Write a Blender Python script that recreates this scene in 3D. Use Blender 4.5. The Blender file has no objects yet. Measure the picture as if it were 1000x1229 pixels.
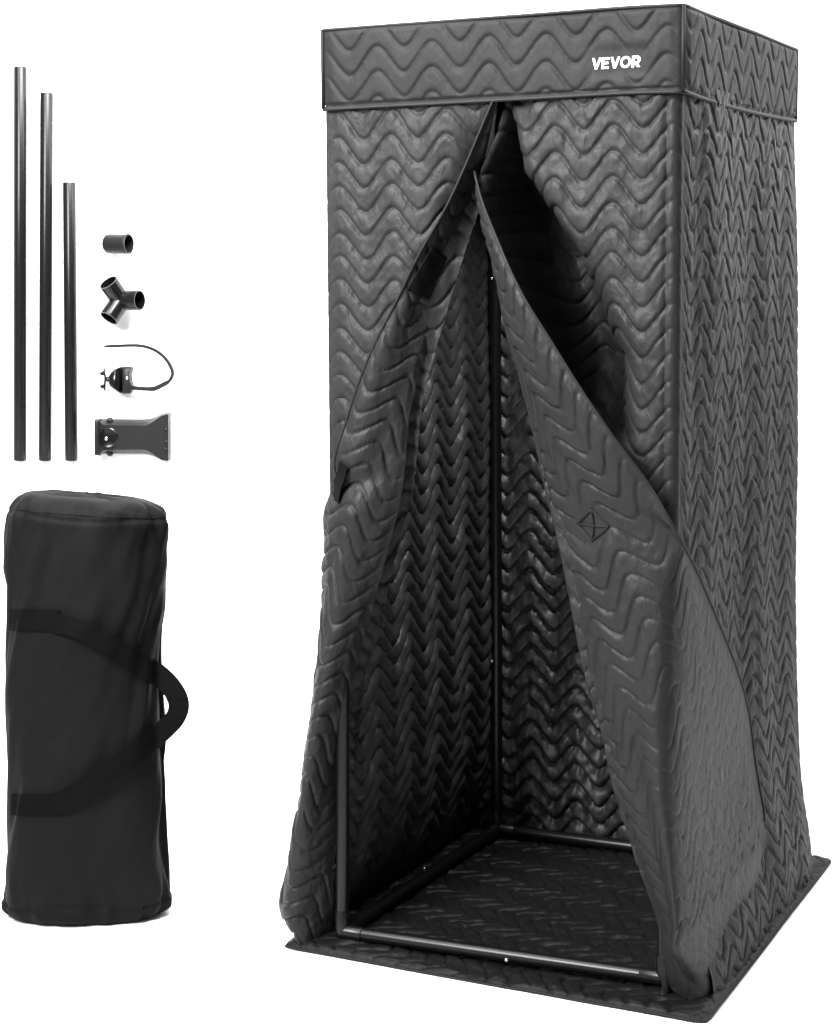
import bpy, bmesh, math
import numpy as np
from mathutils import Vector, Matrix

SC = bpy.context.scene
COL = SC.collection
RNG = np.random.default_rng(7)

# ------------------------------------------------------------------ camera
FPX, PITCH, ROLL = 2248.334, 0.131, -0.0086
X0, Z0, YAW, HC = -0.1611, 3.6303, 0.4436, 1.357
W, D, H, CAPH = 0.6944, 0.7806, 1.80, 0.1468
c_, s_ = math.cos(YAW), math.sin(YAW)
CAM = np.array([-X0*c_+Z0*s_, -X0*s_-Z0*c_, HC])
RGT = np.array([c_, s_, 0.0]); FWD = np.array([-s_, c_, 0.0]); UP = np.array([0, 0, 1.0])
_f = FWD*math.cos(PITCH) - UP*math.sin(PITCH)
_d = -UP*math.cos(PITCH) - FWD*math.sin(PITCH)
CR = RGT*math.cos(ROLL) - _d*math.sin(ROLL)
CD = RGT*math.sin(ROLL) + _d*math.cos(ROLL)
CF = _f

def ray(px, py):
    return CR*((px-500)/FPX) + CD*((py-614.5)/FPX) + CF
def on_plane(px, py, axis, val):
    r = ray(px, py); t = (val-CAM[axis])/r[axis]
    return CAM + r*t
def on_depth(px, py, z):
    r = ray(px, py); t = z/np.dot(r, FWD)
    return CAM + r*t
def project(p):
    q = np.asarray(p)-CAM
    z = q@CF
    return np.stack([500+FPX*(q@CR)/z, 614.5+FPX*(q@CD)/z], -1)

cam = bpy.data.cameras.new('camera'); cam_o = bpy.data.objects.new('camera', cam); COL.objects.link(cam_o)
cam.sensor_fit = 'HORIZONTAL'; cam.sensor_width = 36; cam.lens = FPX*36/1000
cam.clip_start = 0.05; cam.clip_end = 200
M = Matrix(((CR[0], -CD[0], -CF[0], CAM[0]), (CR[1], -CD[1], -CF[1], CAM[1]), (CR[2], -CD[2], -CF[2], CAM[2]), (0, 0, 0, 1)))
cam_o.matrix_world = M
SC.camera = cam_o

# ------------------------------------------------------------------ materials
def fabric(name, col, rough=0.5, spec=0.4, bump=0.25, scale=55, wrinkle=0.25, wscale=14, sheen=0.0, dist=0.004):
    m = bpy.data.materials.new(name); m.use_nodes = True
    n, l = m.node_tree.nodes, m.node_tree.links
    b = n['Principled BSDF']
    tc = n.new('ShaderNodeTexCoord')
    nz = n.new('ShaderNodeTexNoise'); nz.inputs['Scale'].default_value = 9; nz.inputs['Detail'].default_value = 4
    l.new(tc.outputs['Object'], nz.inputs['Vector'])
    rp = n.new('ShaderNodeValToRGB')
    rp.color_ramp.elements[0].position = .3; rp.color_ramp.elements[1].position = .7
    rp.color_ramp.elements[0].color = (col*.92, col*.92, col*.92, 1); rp.color_ramp.elements[1].color = (col*1.08, col*1.08, col*1.08, 1)
    l.new(nz.outputs['Fac'], rp.inputs['Fac']); l.new(rp.outputs['Color'], b.inputs['Base Color'])
    b.inputs['Roughness'].default_value = rough
    b.inputs['Specular IOR Level'].default_value = spec
    if sheen:
        b.inputs['Sheen Weight'].default_value = sheen; b.inputs['Sheen Roughness'].default_value = .4
    mp = n.new('ShaderNodeMapping'); mp.inputs['Scale'].default_value = (1.0, 1.0, .55)
    l.new(tc.outputs['Object'], mp.inputs['Vector'])
    w = n.new('ShaderNodeTexNoise'); w.inputs['Scale'].default_value = wscale; w.inputs['Detail'].default_value = 5
    w.inputs['Roughness'].default_value = .55; w.inputs['Distortion'].default_value = .8
    l.new(mp.outputs['Vector'], w.inputs['Vector'])
    f = n.new('ShaderNodeTexNoise'); f.inputs['Scale'].default_value = scale; f.inputs['Detail'].default_value = 3
    l.new(tc.outputs['Object'], f.inputs['Vector'])
    b1 = n.new('ShaderNodeBump'); b1.inputs['Strength'].default_value = wrinkle; b1.inputs['Distance'].default_value = dist*3
    l.new(w.outputs['Fac'], b1.inputs['Height'])
    b2 = n.new('ShaderNodeBump'); b2.inputs['Strength'].default_value = bump; b2.inputs['Distance'].default_value = dist
    l.new(f.outputs['Fac'], b2.inputs['Height']); l.new(b1.outputs['Normal'], b2.inputs['Normal'])
    l.new(b2.outputs['Normal'], b.inputs['Normal'])
    return m

def plain(name, col, rough=.4, spec=.5, metal=0.0, bump=0.0):
    m = bpy.data.materials.new(name); m.use_nodes = True
    n, l = m.node_tree.nodes, m.node_tree.links
    b = n['Principled BSDF']
    c = col if isinstance(col, tuple) else (col, col, col)
    b.inputs['Metallic'].default_value = metal; b.inputs['Specular IOR Level'].default_value = spec
    tc = n.new('ShaderNodeTexCoord')
    nz = n.new('ShaderNodeTexNoise'); nz.inputs['Scale'].default_value = 60; nz.inputs['Detail'].default_value = 3
    l.new(tc.outputs['Object'], nz.inputs['Vector'])
    mr = n.new('ShaderNodeMapRange'); mr.inputs['To Min'].default_value = rough*.95; mr.inputs['To Max'].default_value = rough*1.05
    l.new(nz.outputs['Fac'], mr.inputs['Value']); l.new(mr.outputs['Result'], b.inputs['Roughness'])
    mix = n.new('ShaderNodeValToRGB')
    mix.color_ramp.elements[0].color = (*[x*.94 for x in c], 1); mix.color_ramp.elements[1].color = (*[min(1, x*1.06) for x in c], 1)
    l.new(nz.outputs['Fac'], mix.inputs['Fac']); l.new(mix.outputs['Color'], b.inputs['Base Color'])
    if bump:
        bp = n.new('ShaderNodeBump'); bp.inputs['Strength'].default_value = bump; bp.inputs['Distance'].default_value = .001
        l.new(nz.outputs['Fac'], bp.inputs['Height']); l.new(bp.outputs['Normal'], b.inputs['Normal'])
    return m

M_OUT = fabric('quilted_nylon', 0.0130, rough=.54, spec=0.156, bump=.10, wrinkle=.30, wscale=38)
M_CAP = fabric('cap_nylon', 0.0086, rough=.58, spec=0.117, bump=.08, wrinkle=.18, wscale=34)
M_FLAP = fabric('flap_lining', 0.0122, rough=.52, spec=0.156, bump=.10, wrinkle=.30, wscale=34)
M_IN = fabric('inner_lining', 0.0175, rough=.47, spec=0.390, bump=.12, wrinkle=.30, wscale=26, scale=90)  # same cloth as the flap lining, lightened to offset the dim interior
M_MAT = fabric('mat_lining', 0.0042, rough=.52, spec=0.16, bump=.25, wrinkle=.4, wscale=20)
M_BAG = fabric('bag_polyester', 0.0047, rough=.66, spec=0.070, bump=.15, scale=240, wrinkle=.40, wscale=11)
M_WEB = fabric('webbing', 0.0030, rough=.8, spec=0.039, bump=.3, scale=300, wrinkle=.05)
M_BIND = plain('binding_tape', 0.0072, rough=.6, spec=0.195, bump=.3)
M_VEL = plain('velcro', 0.0043, rough=.95, spec=0.039, bump=.6)
M_POLE = plain('black_powder_coat', 0.0036, rough=.27, spec=0.250)
M_FRAME = plain('frame_powder_coat', 0.0030, rough=.32, spec=0.26)
M_STEEL = plain('screw_steel', .75, rough=.25, metal=1.0)
M_PLAS = plain('black_plastic', .0065, rough=.42, spec=.22, bump=.1)
M_GLOSS = plain('black_glossy_plastic', .003, rough=.18, spec=.3)
M_WHITE = plain('white_print', .85, rough=.6, spec=.3)
M_PAPER = plain('white_studio_paper', .86, rough=.9, spec=.1)

# ------------------------------------------------------------------ helpers
def link(name, me, mat, parent=None):
    o = bpy.data.objects.new(name, me); COL.objects.link(o)
    if mat is not None and not me.materials: me.materials.append(mat)
    if parent is not None:
        o.parent = parent
        w = parent.location if parent.type == 'EMPTY' else Vector((0, 0, 0))   # part meshes keep world coordinates
        o.matrix_parent_inverse = Matrix.Translation(-w)
    return o
def root(name, loc, label, cat, group=None):
    o = bpy.data.objects.new(name, None); COL.objects.link(o)
    o.empty_display_size = .1
    o.location = Vector(loc); o['label'] = label; o['category'] = cat
    if group: o['group'] = group
    return o
def grid_mesh(name, P, closed_u=False, smooth=True):
    """P: (nv, nu, 3) array"""
    nv, nu = P.shape[:2]
    me = bpy.data.meshes.new(name)
    idx = np.arange(nv*nu).reshape(nv, nu)
    if closed_u: nxt = np.roll(idx, -1, 1); a = idx[:-1]; b = nxt[:-1]; c = nxt[1:]; d = idx[1:]
    else: a = idx[:-1, :-1]; b = idx[:-1, 1:]; c = idx[1:, 1:]; d = idx[1:, :-1]
    q = np.stack([a, b, c, d], -1).reshape(-1, 4)
    me.vertices.add(nv*nu); me.vertices.foreach_set('co', P.reshape(-1).astype(np.float32))
    me.loops.add(q.size); me.loops.foreach_set('vertex_index', q.reshape(-1).astype(np.int32))
    me.polygons.add(len(q)); me.polygons.foreach_set('loop_start', (np.arange(len(q))*4).astype(np.int32))
    if smooth: me.polygons.foreach_set('use_smooth', np.ones(len(q), bool))
    me.update(); me.validate()
    return me
def bm_mesh(name, bm, smooth=True):
    bmesh.ops.recalc_face_normals(bm, faces=bm.faces)
    me = bpy.data.meshes.new(name); bm.to_mesh(me); bm.free()
    if smooth:
        for p in me.polygons: p.use_smooth = True
    return me
def vnoise(x, y, seed=0):
    """smooth value noise in -1..1 on arrays"""
    r = np.random.default_rng(seed).uniform(-1, 1, (64, 64))
    xi = np.floor(x).astype(int); yi = np.floor(y).astype(int)
    fx = x-xi; fy = y-yi; fx = fx*fx*(3-2*fx); fy = fy*fy*(3-2*fy)
    g = lambda i, j: r[(i % 64), (j % 64)]
    return (g(xi, yi)*(1-fx)+g(xi+1, yi)*fx)*(1-fy)+(g(xi, yi+1)*(1-fx)+g(xi+1, yi+1)*fx)*fy
def sstep(a, b, x):
    t = np.clip((x-a)/(b-a), 0, 1); return t*t*(3-2*t)
def quilt(s, t, amp=.005, L=.113, S=.045, A=.026, crumple=.15, seed=1, phase=0.0, jit=1.0, pw=4.6, wr=.62, skew=.82):
    """puffed chevron quilting height field over metric coordinates s (across), t (up)"""
    s2 = s + jit*.004*vnoise(s*9, t*7, seed); t2 = t + jit*.004*vnoise(s*8+5, t*9, seed+1)
    x = 2*np.pi*(s2/L)+phase
    wave = A*np.arcsin(wr*np.sin(x))/np.arcsin(wr)
    f = (t2-wave)/S; row = np.floor(f); f = (f-row)**skew
    d = 1-np.abs(2*f-1)
    puff = 1-(1-d)**pw
    puff *= 1+.25*vnoise(s*14+row*3.1, t*6, seed+2)
    puff = puff - .16*np.exp(-(d/.13)**2)
    g = np.exp(-(d/.35)**2)
    h = amp*(puff - crumple*g*vnoise(s*150+row*9, t*60, seed+3) + crumple*1.3*vnoise(s*45, t*28, seed+4)*(1-.5*g) + crumple*.6*vnoise(s*95+7, t*70, seed+5))
    return h
def normals(P):
    du = np.gradient(P, axis=1); dv = np.gradient(P, axis=0)
    n = np.cross(du, dv); return n/(np.linalg.norm(n, axis=2, keepdims=True)+1e-12)
def catmull(pts, n):
    """resample (k, ..., ) array along axis 0 with a centripetal-ish Catmull-Rom through every row"""
    pts = np.asarray(pts, float); k = len(pts)
    t = np.linspace(0, k-1, n); i = np.clip(np.floor(t).astype(int), 0, k-2); f = (t-i)
    f = f.reshape((-1,)+(1,)*(pts.ndim-1))
    p0 = np.where((i == 0).reshape(f.shape), 2*pts[0]-pts[1], pts[np.maximum(i-1, 0)]); p1 = pts[i]; p2 = pts[i+1]
    p3 = np.where((i == k-2).reshape(f.shape), 2*pts[-1]-pts[-2], pts[np.minimum(i+2, k-1)])
    return .5*((2*p1)+(-p0+p2)*f+(2*p0-5*p1+4*p2-p3)*f**2+(-p0+3*p1-3*p2+p3)*f**3)
def tube(bm, path, rad, seg=14, cap=True):
    path = [Vector(p) for p in path]; n = len(path)
    rad = [rad]*n if not hasattr(rad, '__len__') else rad
    rings = []; ref = None
    for i, p in enumerate(path):
        t = (path[min(i+1, n-1)]-path[max(i-1, 0)]).normalized()
        if ref is None: ref = t.orthogonal().normalized()
        ref = (ref - t*ref.dot(t)).normalized(); b = t.cross(ref)
        rings.append([bm.verts.new(p+(ref*math.cos(2*math.pi*k/seg)+b*math.sin(2*math.pi*k/seg))*rad[i]) for k in range(seg)])
    for a, b in zip(rings[:-1], rings[1:]):
        for k in range(seg): bm.faces.new((a[k], a[(k+1) % seg], b[(k+1) % seg], b[k]))
    if cap:
        bm.faces.new(list(reversed(rings[0]))); bm.faces.new(rings[-1])
def lathe(bm, org, axis, prof, seg=28):
    """prof: [(along, radius)] in metres; radius 0 closes"""
    a = Vector(axis).normalized(); u = a.orthogonal().normalized(); v = a.cross(u); org = Vector(org); prev = None
    for z, r in prof:
        if r < 1e-7: cur = [bm.verts.new(org+a*z)]
        else: cur = [bm.verts.new(org+a*z+(u*math.cos(2*math.pi*k/seg)+v*math.sin(2*math.pi*k/seg))*r) for k in range(seg)]
        if prev is not None:
            for k in range(seg):
                k2 = (k+1) % seg
                if len(prev) == 1 and len(cur) == 1: continue
                if len(prev) == 1: bm.faces.new((prev[0], cur[k], cur[k2]))
                elif len(cur) == 1: bm.faces.new((prev[k], prev[k2], cur[0]))
                else: bm.faces.new((prev[k], prev[k2], cur[k2], cur[k]))
        prev = cur
def autosmooth(o, ang=35):
    o.data.polygons.foreach_set('use_smooth', np.ones(len(o.data.polygons), bool))
    o.data.set_sharp_from_angle(angle=math.radians(ang))

# ------------------------------------------------------------------ setting: one white paper sweep
ZW, RS = 5.05, .40
prof = [(-6.0, 0.0), (ZW-RS, 0.0)] + [(ZW-RS+RS*math.sin(a), RS-RS*math.cos(a)) for a in np.linspace(.08, math.pi/2, 16)] + [(ZW, 4.5)]
rows = []
for z, h in prof:
    rows.append([CAM*np.array([1, 1, 0])+FWD*z+RGT*x+UP*h for x in np.linspace(-5, 5, 11)])
bd = link('floor', grid_mesh('floor', np.array(rows)), M_PAPER); bd['kind'] = 'structure'
bd['label'] = 'seamless white studio paper sweeping from floor up into the wall'

# ------------------------------------------------------------------ the tent
tent = root('tent', (W/2, D/2, 0), 'tall black quilted pop-up tent with both front door flaps folded open', 'tent')
ZT = H-CAPH

def front(px, py, v): return on_plane(px, py, 1, v)

# traced curves of the doorway, photo pixels; offsets put each on its own plane in front of / behind the front face
FL = [(598, 118), (588, 160), (575, 215), (561, 255), (547, 295), (532, 345), (519, 390), (507, 430), (495, 475), (490, 510), (488, 545), (482, 593), (468, 646), (457, 690), (448, 729), (437, 770), (425, 810), (419, 850), (412, 890), (404, 950), (399, 1050), (398, 1118)]
EL = [(592, 118), (566, 180), (541, 238), (487, 340), (445, 421), (409, 526), (392, 602)]
FR = [(601, 118), (590, 160), (573, 205), (576, 246), (583, 277), (591, 308), (600, 350), (610, 400), (624, 444), (640, 504), (652, 568), (664, 616), (676, 672), (686, 720), (696, 776), (706, 820), (717, 850), (728, 899), (739, 952), (754, 995), (764, 1032), (781, 1075), (793, 1112), (798, 1140), (799, 1178)]
ER = [(571, 205), (583, 253), (594, 282), (607, 313), (625, 347), (655, 398), (704, 480), (736, 524), (772, 572), (796, 604), (808, 632), (836, 680), (860, 736), (876, 780), (896, 844), (904, 899), (912, 940), (918, 978), (920, 995)]

def curve_uh(pts, v=0.0):
    P = np.array([front(x, y, v) for x, y in pts]); o = np.argsort(P[:, 2]); return P[o]
fl = curve_uh(FL); fr = curve_uh(FR)
uFL = lambda h: np.interp(h, fl[:, 2], fl[:, 0]); uFR = lambda h: np.interp(h, fr[:, 2], fr[:, 0])

GS = .0032
def flare(h, amt, hh): return amt*np.clip(1-h/hh, 0, 1)**2

# --- front-left panel: from the left corner to the left fold (runs behind the flap)
hh = np.arange(.004, ZT+.02, GS); nu = 120
t = np.linspace(0, 1, nu)[None, :]; h2 = hh[:, None]
ex = .008*sstep(.6, .4, h2); ul = -.008-.008*(1-h2/ZT)-.045*sstep(.6, .3, h2); U = ul+t*(uFL(h2)+ex-ul); rec = .05*sstep(1.62, 1.25, h2)
# the last few centimetres curl inward to meet the fold
sd = np.maximum(uFL(h2)-U, 0)
V = .055*np.exp(-(sd/.05)**2)*sstep(1.68, 1.5, h2)
r = .006; V = V + r*np.clip(1-(U+.004)/r, 0, 1)**2
P = np.stack([U+0*h2, V+0*h2, h2+0*U], -1)
N = normals(P); N *= -1 if np.median(N[..., 1]) > 0 else 1
q = quilt(P[..., 0], P[..., 2], amp=.0056, seed=11, phase=.4, crumple=.24)
q *= sstep(0, .03, P[..., 0])*.8+.2
P = P+N*q[..., None]
link('front_panel', grid_mesh('front_panel', P), M_OUT, tent)

# --- front-right panel: from the right fold to the right corner, recess beside the fold deepened so the gap falls dark
nu = 230; t = np.linspace(0, 1, nu)[None, :]
u0 = uFR(h2); r = .020
arc = r*math.pi/2
Ls = (W-r)-u0
S_ = np.minimum(t/.975, 1)*(Ls+arc)
flat = np.minimum(S_, Ls); th = np.clip((S_-Ls)/r, 0, math.pi/2)
U = u0+flat+r*np.sin(th); V = r*(1-np.cos(th))
sd = S_
yk = [front(650, y_, 0)[2] for y_ in (620, 520, 430, 300, 250, 200, 160, 125)]
bd_ = np.interp(h2, yk, [.02, .16, .19, .150, .120, .080, .045, .02]); dip = np.interp(h2, yk, [0, .6, 1, 1, .85, .6, .35, .1])
V = V + .28*np.exp(-(np.abs(sd-.46*bd_)/(.50*bd_))**2.6)*dip*sstep(0, .03, sd) + .03*np.exp(-(sd/.05)**2)*sstep(1.4, 1.66, h2)
V = V + .0035*np.exp(-((U-(W-.024))/.007)**2)*sstep(.05, .1, sd)
tail = np.clip((t-.975)/.025, 0, 1)
V = V+.03*tail; U = U-.006*sstep(0, .3, tail)
P = np.stack([U, V, h2+0*U], -1)
fo = -flare(h2, .035, .2); P[..., 1] += fo
N = normals(P); N *= -1 if np.median(N[..., 1:2]-N[..., 0:1]) > 0 else 1
q = quilt(u0+S_, P[..., 2], amp=.0058, seed=21, phase=1.2, crumple=.24)*(1-.5*np.exp(-((U-(W-.014))/.014)**2))*(1-np.clip((S_-Ls)/arc, 0, 1))
P = P+N*q[..., None]
link('front_panel', grid_mesh('front_panel', P), M_OUT, tent)

# --- right side panel
r = .020; vv = np.linspace(r-.005, D+.004, 250)[None, :]
fl_ = flare(h2, .085, .30)*(1-.72*sstep(.2*D, D, vv)) + flare(h2, .02, .6)
U = W+fl_+0*vv; V = vv+0*h2
V = V + .02*flare(h2, 1, .25)*sstep(.6*D, D, vv)
U = U + .038*(1-h2/ZT)*sstep(.15*D, D, vv) - .010*np.sin(np.pi*np.clip(vv/D, 0, 1))*sstep(ZT, ZT-.3, h2)*sstep(.1, .5, h2) + .004*vnoise(vv*5+0*h2, h2*3+0*vv, 3)*sstep(r, r+.1, vv)
U = U + .006*sstep(r+.02, r+.12, vv) + .006*flare(h2, 1, .3)*sstep(.5*D, D, vv)
_b, _c = on_plane(848, 1227, 2, .006), on_plane(1000, 1030, 2, .006)
lim = _b[0]+(_c[0]-_b[0])*(vv-_b[1])/(_c[1]-_b[1])-.016          # the skirt ends on the mat
U = np.where(U > lim-.02, lim-.02+.02*np.tanh((U-lim+.02)/.02), U)
P = np.stack([U, V, h2+0*vv], -1)
N = normals(P); N *= -1 if np.median(N[..., 0]) < 0 else 1
q = quilt(P[..., 1], P[..., 2], amp=.0050, seed=31, phase=.2, crumple=.30)*sstep(r-.004, r+.035, vv)*(.25+.75*sstep(D, D-.08, vv))
q = q+.007*vnoise(vv*9+.6*vnoise(h2*3+0*vv, vv*2+0*h2, 35), h2*1.6+0*vv, 34)*sstep(r, r+.1, vv)*sstep(D, D-.1, vv)
P = P+N*q[..., None]
link('side_panel', grid_mesh('side_panel', P), M_OUT, tent)
# --- left side panel (we look at its inside)
vv = np.linspace(.004, D+.02, 250)[None, :]
U = -flare(h2, .07, .35)+0*vv; V = vv+0*h2
U = U + .006*vnoise(vv*4+0*h2, h2*4+0*vv, 5)*sstep(0, .1, vv)
P = np.stack([U, V, h2+0*vv], -1)
N = normals(P); N *= -1 if np.median(N[..., 0]) < 0 else 1
lo = sstep(1.4, .4, P[..., 2])
q = quilt(P[..., 1], P[..., 2], amp=.0105, seed=41, phase=.9, crumple=.22, A=.030, L=.155, S=.043, pw=1.7, wr=.85, jit=.5, skew=.7)*(.75+.4*lo)
q *= .25+.75*sstep(.02, .14, P[..., 2]+.10*P[..., 1]-.02)
P = P+N*q[..., None]
link('side_panel', grid_mesh('side_panel', P), M_IN, tent)
# --- back panel
uu = np.linspace(-.09, W+.004, 240)[None, :]
V = D-.006*vnoise(uu*4+0*h2, h2*4+0*uu, 6)+flare(h2, .03, .2)
P = np.stack([uu+0*h2, V+0*uu, h2+0*uu], -1)
N = normals(P); N *= -1 if np.median(N[..., 1]) > 0 else 1
lo = sstep(1.4, .4, P[..., 2])
q = quilt(P[..., 0], P[..., 2], amp=.0100, seed=51, phase=2.2, crumple=.36, pw=1.8, wr=.85, jit=.8, skew=.6)*(.75+.4*lo)
P = P+N*q[..., None]
link('back_panel', grid_mesh('back_panel', P), M_IN, tent)

# --- cap: four skirts and the roof, one sewn piece
def cap_ring():
    e = .009; r = .012; pts = []
    cs = [(-e, -e, math.pi), (W+e, -e, 1.5*math.pi), (W+e, D+e, 0), (-e, D+e, .5*math.pi)]
    for i, (x, y, a0) in enumerate(cs):
        cx = x+(r if x < 0 else -r); cy = y+(r if y < 0 else -r)
        arcp = [(cx+r*math.cos(a0+k*math.pi/12), cy+r*math.sin(a0+k*math.pi/12)) for k in range(7)]
        if pts:
            p0 = pts[-1]; p1 = arcp[0]; n = int(math.dist(p0, p1)/GS)
            pts += [(p0[0]+(p1[0]-p0[0])*k/n, p0[1]+(p1[1]-p0[1])*k/n) for k in range(1, n)]
        pts += arcp
    p0, p1 = pts[-1], pts[0]; n = int(math.dist(p0, p1)/GS)
    pts += [(p0[0]+(p1[0]-p0[0])*k/n, p0[1]+(p1[1]-p0[1])*k/n) for k in range(1, n)]
    return np.array(pts)
ring = cap_ring(); n = len(ring)
LX0, LZ1 = front(710, 69, -.012)[[0, 2]]; LX1, LZ0 = front(769, 82, -.012)[[0, 2]]; LZ0 -= .004; LZ1 += .006
seg = np.linalg.norm(np.roll(ring, -1, 0)-ring, axis=1); arc_s = np.concatenate([[0], np.cumsum(seg)[:-1]])
tan = np.roll(ring, -1, 0)-np.roll(ring, 1, 0); tan /= np.linalg.norm(tan, axis=1, keepdims=True); nrm = np.stack([tan[:, 1], -tan[:, 0]], 1)
hs = np.arange(ZT, H+1e-6, .003); rows = []
cor = np.min([np.abs(ring[:, 0]+.009)+np.abs(ring[:, 1]+.009), np.abs(ring[:, 0]-W-.009)+np.abs(ring[:, 1]+.009), np.abs(ring[:, 0]-W-.009)+np.abs(ring[:, 1]-D-.009), np.abs(ring[:, 0]+.009)+np.abs(ring[:, 1]-D-.009)], axis=0)
for h in hs:
    q = quilt(arc_s, np.full(n, h), amp=.0036, seed=61, phase=.9, crumple=.10, S=.047, pw=5)
    # stitched seams: by the corners, along the top and the hem
    k = sstep(.004, .03, cor)*sstep(0, .012, H-h)*sstep(.003, .010, h-ZT)
    sag = .003*vnoise(arc_s*4, np.full(n, h*4), 9)*sstep(0, .08, cor) - .0035*np.exp(-((h-ZT-.006)/.002)**2)
    lt = sstep(.03, .0, np.maximum(np.maximum(LX0-ring[:, 0], ring[:, 0]-LX1), 0))*(ring[:, 1] < 0)*sstep(.02, .0, max(LZ0-h, h-LZ1, 0))
    p = ring + nrm*((q*k+sag)*(1-.92*lt))[:, None]
    drop = -.006*np.sin(np.pi*np.clip(ring[:, 1]/D, 0, 1))*(ring[:, 0] > W)*((H-h)/CAPH)
    rows.append(np.column_stack([p, h+drop+.002*vnoise(arc_s*5, np.zeros(n), 8)]))
for k_, inset in enumerate((.006, .014, .03)):
    cxy = np.array([W/2, D/2]); d = ring-cxy; L_ = np.linalg.norm(d, axis=1, keepdims=True)
    rows.append(np.column_stack([ring-d/L_*inset, np.full(n, H+(.002, .003, .003)[k_])]))
for f_ in (.7, .4, .1, .0005): rows.append(np.column_stack([cxy+(ring-cxy)*f_, np.full(n, H+.002-.004*(1-f_))]))
cap = link('cap', grid_mesh('cap', np.array(rows), closed_u=True), M_CAP, tent)
bm = bmesh.new()
for hz, rr in ((ZT-.001, .0035), (H-.001, .003)):
    drop = -.006*np.sin(np.pi*np.clip(ring[:, 1]/D, 0, 1))*(ring[:, 0] > W)*((H-hz)/CAPH)
    pts = np.column_stack([ring+nrm*.001, hz+drop+.002*vnoise(arc_s*5, np.zeros(n), 8)])[::3]
    tube(bm, list(pts)+[pts[0]], rr, 8, cap=False)
for (x, y) in ((-.007, -.007), (W+.007, -.007), (W+.007, D+.007), (-.007, D+.007)):
    tube(bm, [(x, y, ZT), (x, y, H)], .0038, 8)
link('piping', bm_mesh('piping', bm), M_BIND, cap)

# --- lettering on the front of the cap: five flat bold letters
GLY = {
 'V': [[(0, 1), (.24, 1), (.51, .29), (.77, 1), (1.0, 1), (.62, 0), (.39, 0)]],
 'E': [[(0, 0), (.76, 0), (.76, .19), (.22, .19), (.22, .41), (.70, .41), (.70, .60), (.22, .60), (.22, .81), (.76, .81), (.76, 1), (0, 1)]],
}
bm = bmesh.new()
tl = front(710, 69.5, -.0105); tr = front(768.5, 66.5, -.0105); bl = front(711, 84, -.0105)
LW = tr[0]-tl[0]; LH = (tl[2]-bl[2])*.92; ox, oz = tl[0], bl[2]+LH*.06
adv = {'V': 1.08, 'E': .93, 'O': 1.24, 'R': .98}
word = 'V E V O R'.split(); tot = sum(adv[w_] for w_ in word)-.04
sx = LW/tot; cur = 0.0
def addpoly(pts, yoff=-.0105):
    f = bm.faces.new([bm.verts.new((ox+(cur+x+.10*z)*sx, yoff, oz+z*LH)) for x, z in pts]); return f
for w_ in word:
    if w_ in 'VE':
        for poly in GLY[w_]: addpoly(poly)
    elif w_ == 'O':
        k_ = 28
        for i in range(k_):
            a0, a1 = 2*math.pi*i/k_, 2*math.pi*(i+1)/k_
            o_ = lambda a, rx, rz: (.56+rx*math.cos(a), .5+rz*math.sin(a))
            addpoly([o_(a0, .56, .52), o_(a1, .56, .52), o_(a1, .35, .32), o_(a0, .35, .32)])
    else:
        addpoly([(0, 0), (.26, 0), (.26, 1), (0, 1)])
        addpoly([(.26, .78), (.26, 1), (.55, 1), (.55, .78)]); addpoly([(.26, .30), (.26, .50), (.55, .50), (.55, .30)])
        for i in range(14):
            a0, a1 = -math.pi/2+math.pi*i/14, -math.pi/2+math.pi*(i+1)/14
            addpoly([(.55+.35*math.cos(a0), .65+.35*math.sin(a0)), (.55+.35*math.cos(a1), .65+.35*math.sin(a1)), (.55+.10*math.cos(a1), .64+.14*math.sin(a1)), (.55+.10*math.cos(a0), .64+.14*math.sin(a0))])
        addpoly([(.36, .31), (.64, .36), (.93, 0), (.62, 0)])
    cur += adv[w_]
bmesh.ops.remove_doubles(bm, verts=bm.verts, dist=1e-5)
bmesh.ops.triangulate(bm, faces=[f for f in bm.faces if len(f.verts) > 4])
ext = bmesh.ops.extrude_face_region(bm, geom=bm.faces[:])
for v_ in [g for g in ext['geom'] if isinstance(g, bmesh.types.BMVert)]: v_.co.y += .006
link('lettering', bm_mesh('lettering', bm, smooth=False), M_WHITE, cap)

# --- door flaps: lofted through rows of control points (fold -> middle -> corner -> free edge)
def loft(rows_, nv, nu):
    A = np.array(rows_)                      # (rows, k, 3)
    B = catmull(A, nv)                       # along the height
    return np.swapaxes(catmull(np.swapaxes(B, 0, 1), nu), 0, 1)
def flap_quilt(P, ang, sign, **kw):
    step = np.linalg.norm(np.diff(P, axis=1), axis=2); sx_ = np.concatenate([np.zeros((len(P), 1)), np.cumsum(step, 1)], 1)*sign
    sx_ = sx_ + P[:, :1, 0]
    ty = P[..., 2]
    ca, sa = math.cos(ang), math.sin(ang)
    return quilt(sx_*ca-ty*sa*-1, ty*ca+sx_*sa*-1, **kw) if False else quilt(sx_*ca+ty*sa, -sx_*sa+ty*ca, **kw)
def at_h(pts, py):                            # x of a traced curve at row py
    a = np.array(pts, float); o = np.argsort(a[:, 1]); return np.interp(py, a[o, 1], a[o, 0])
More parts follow.
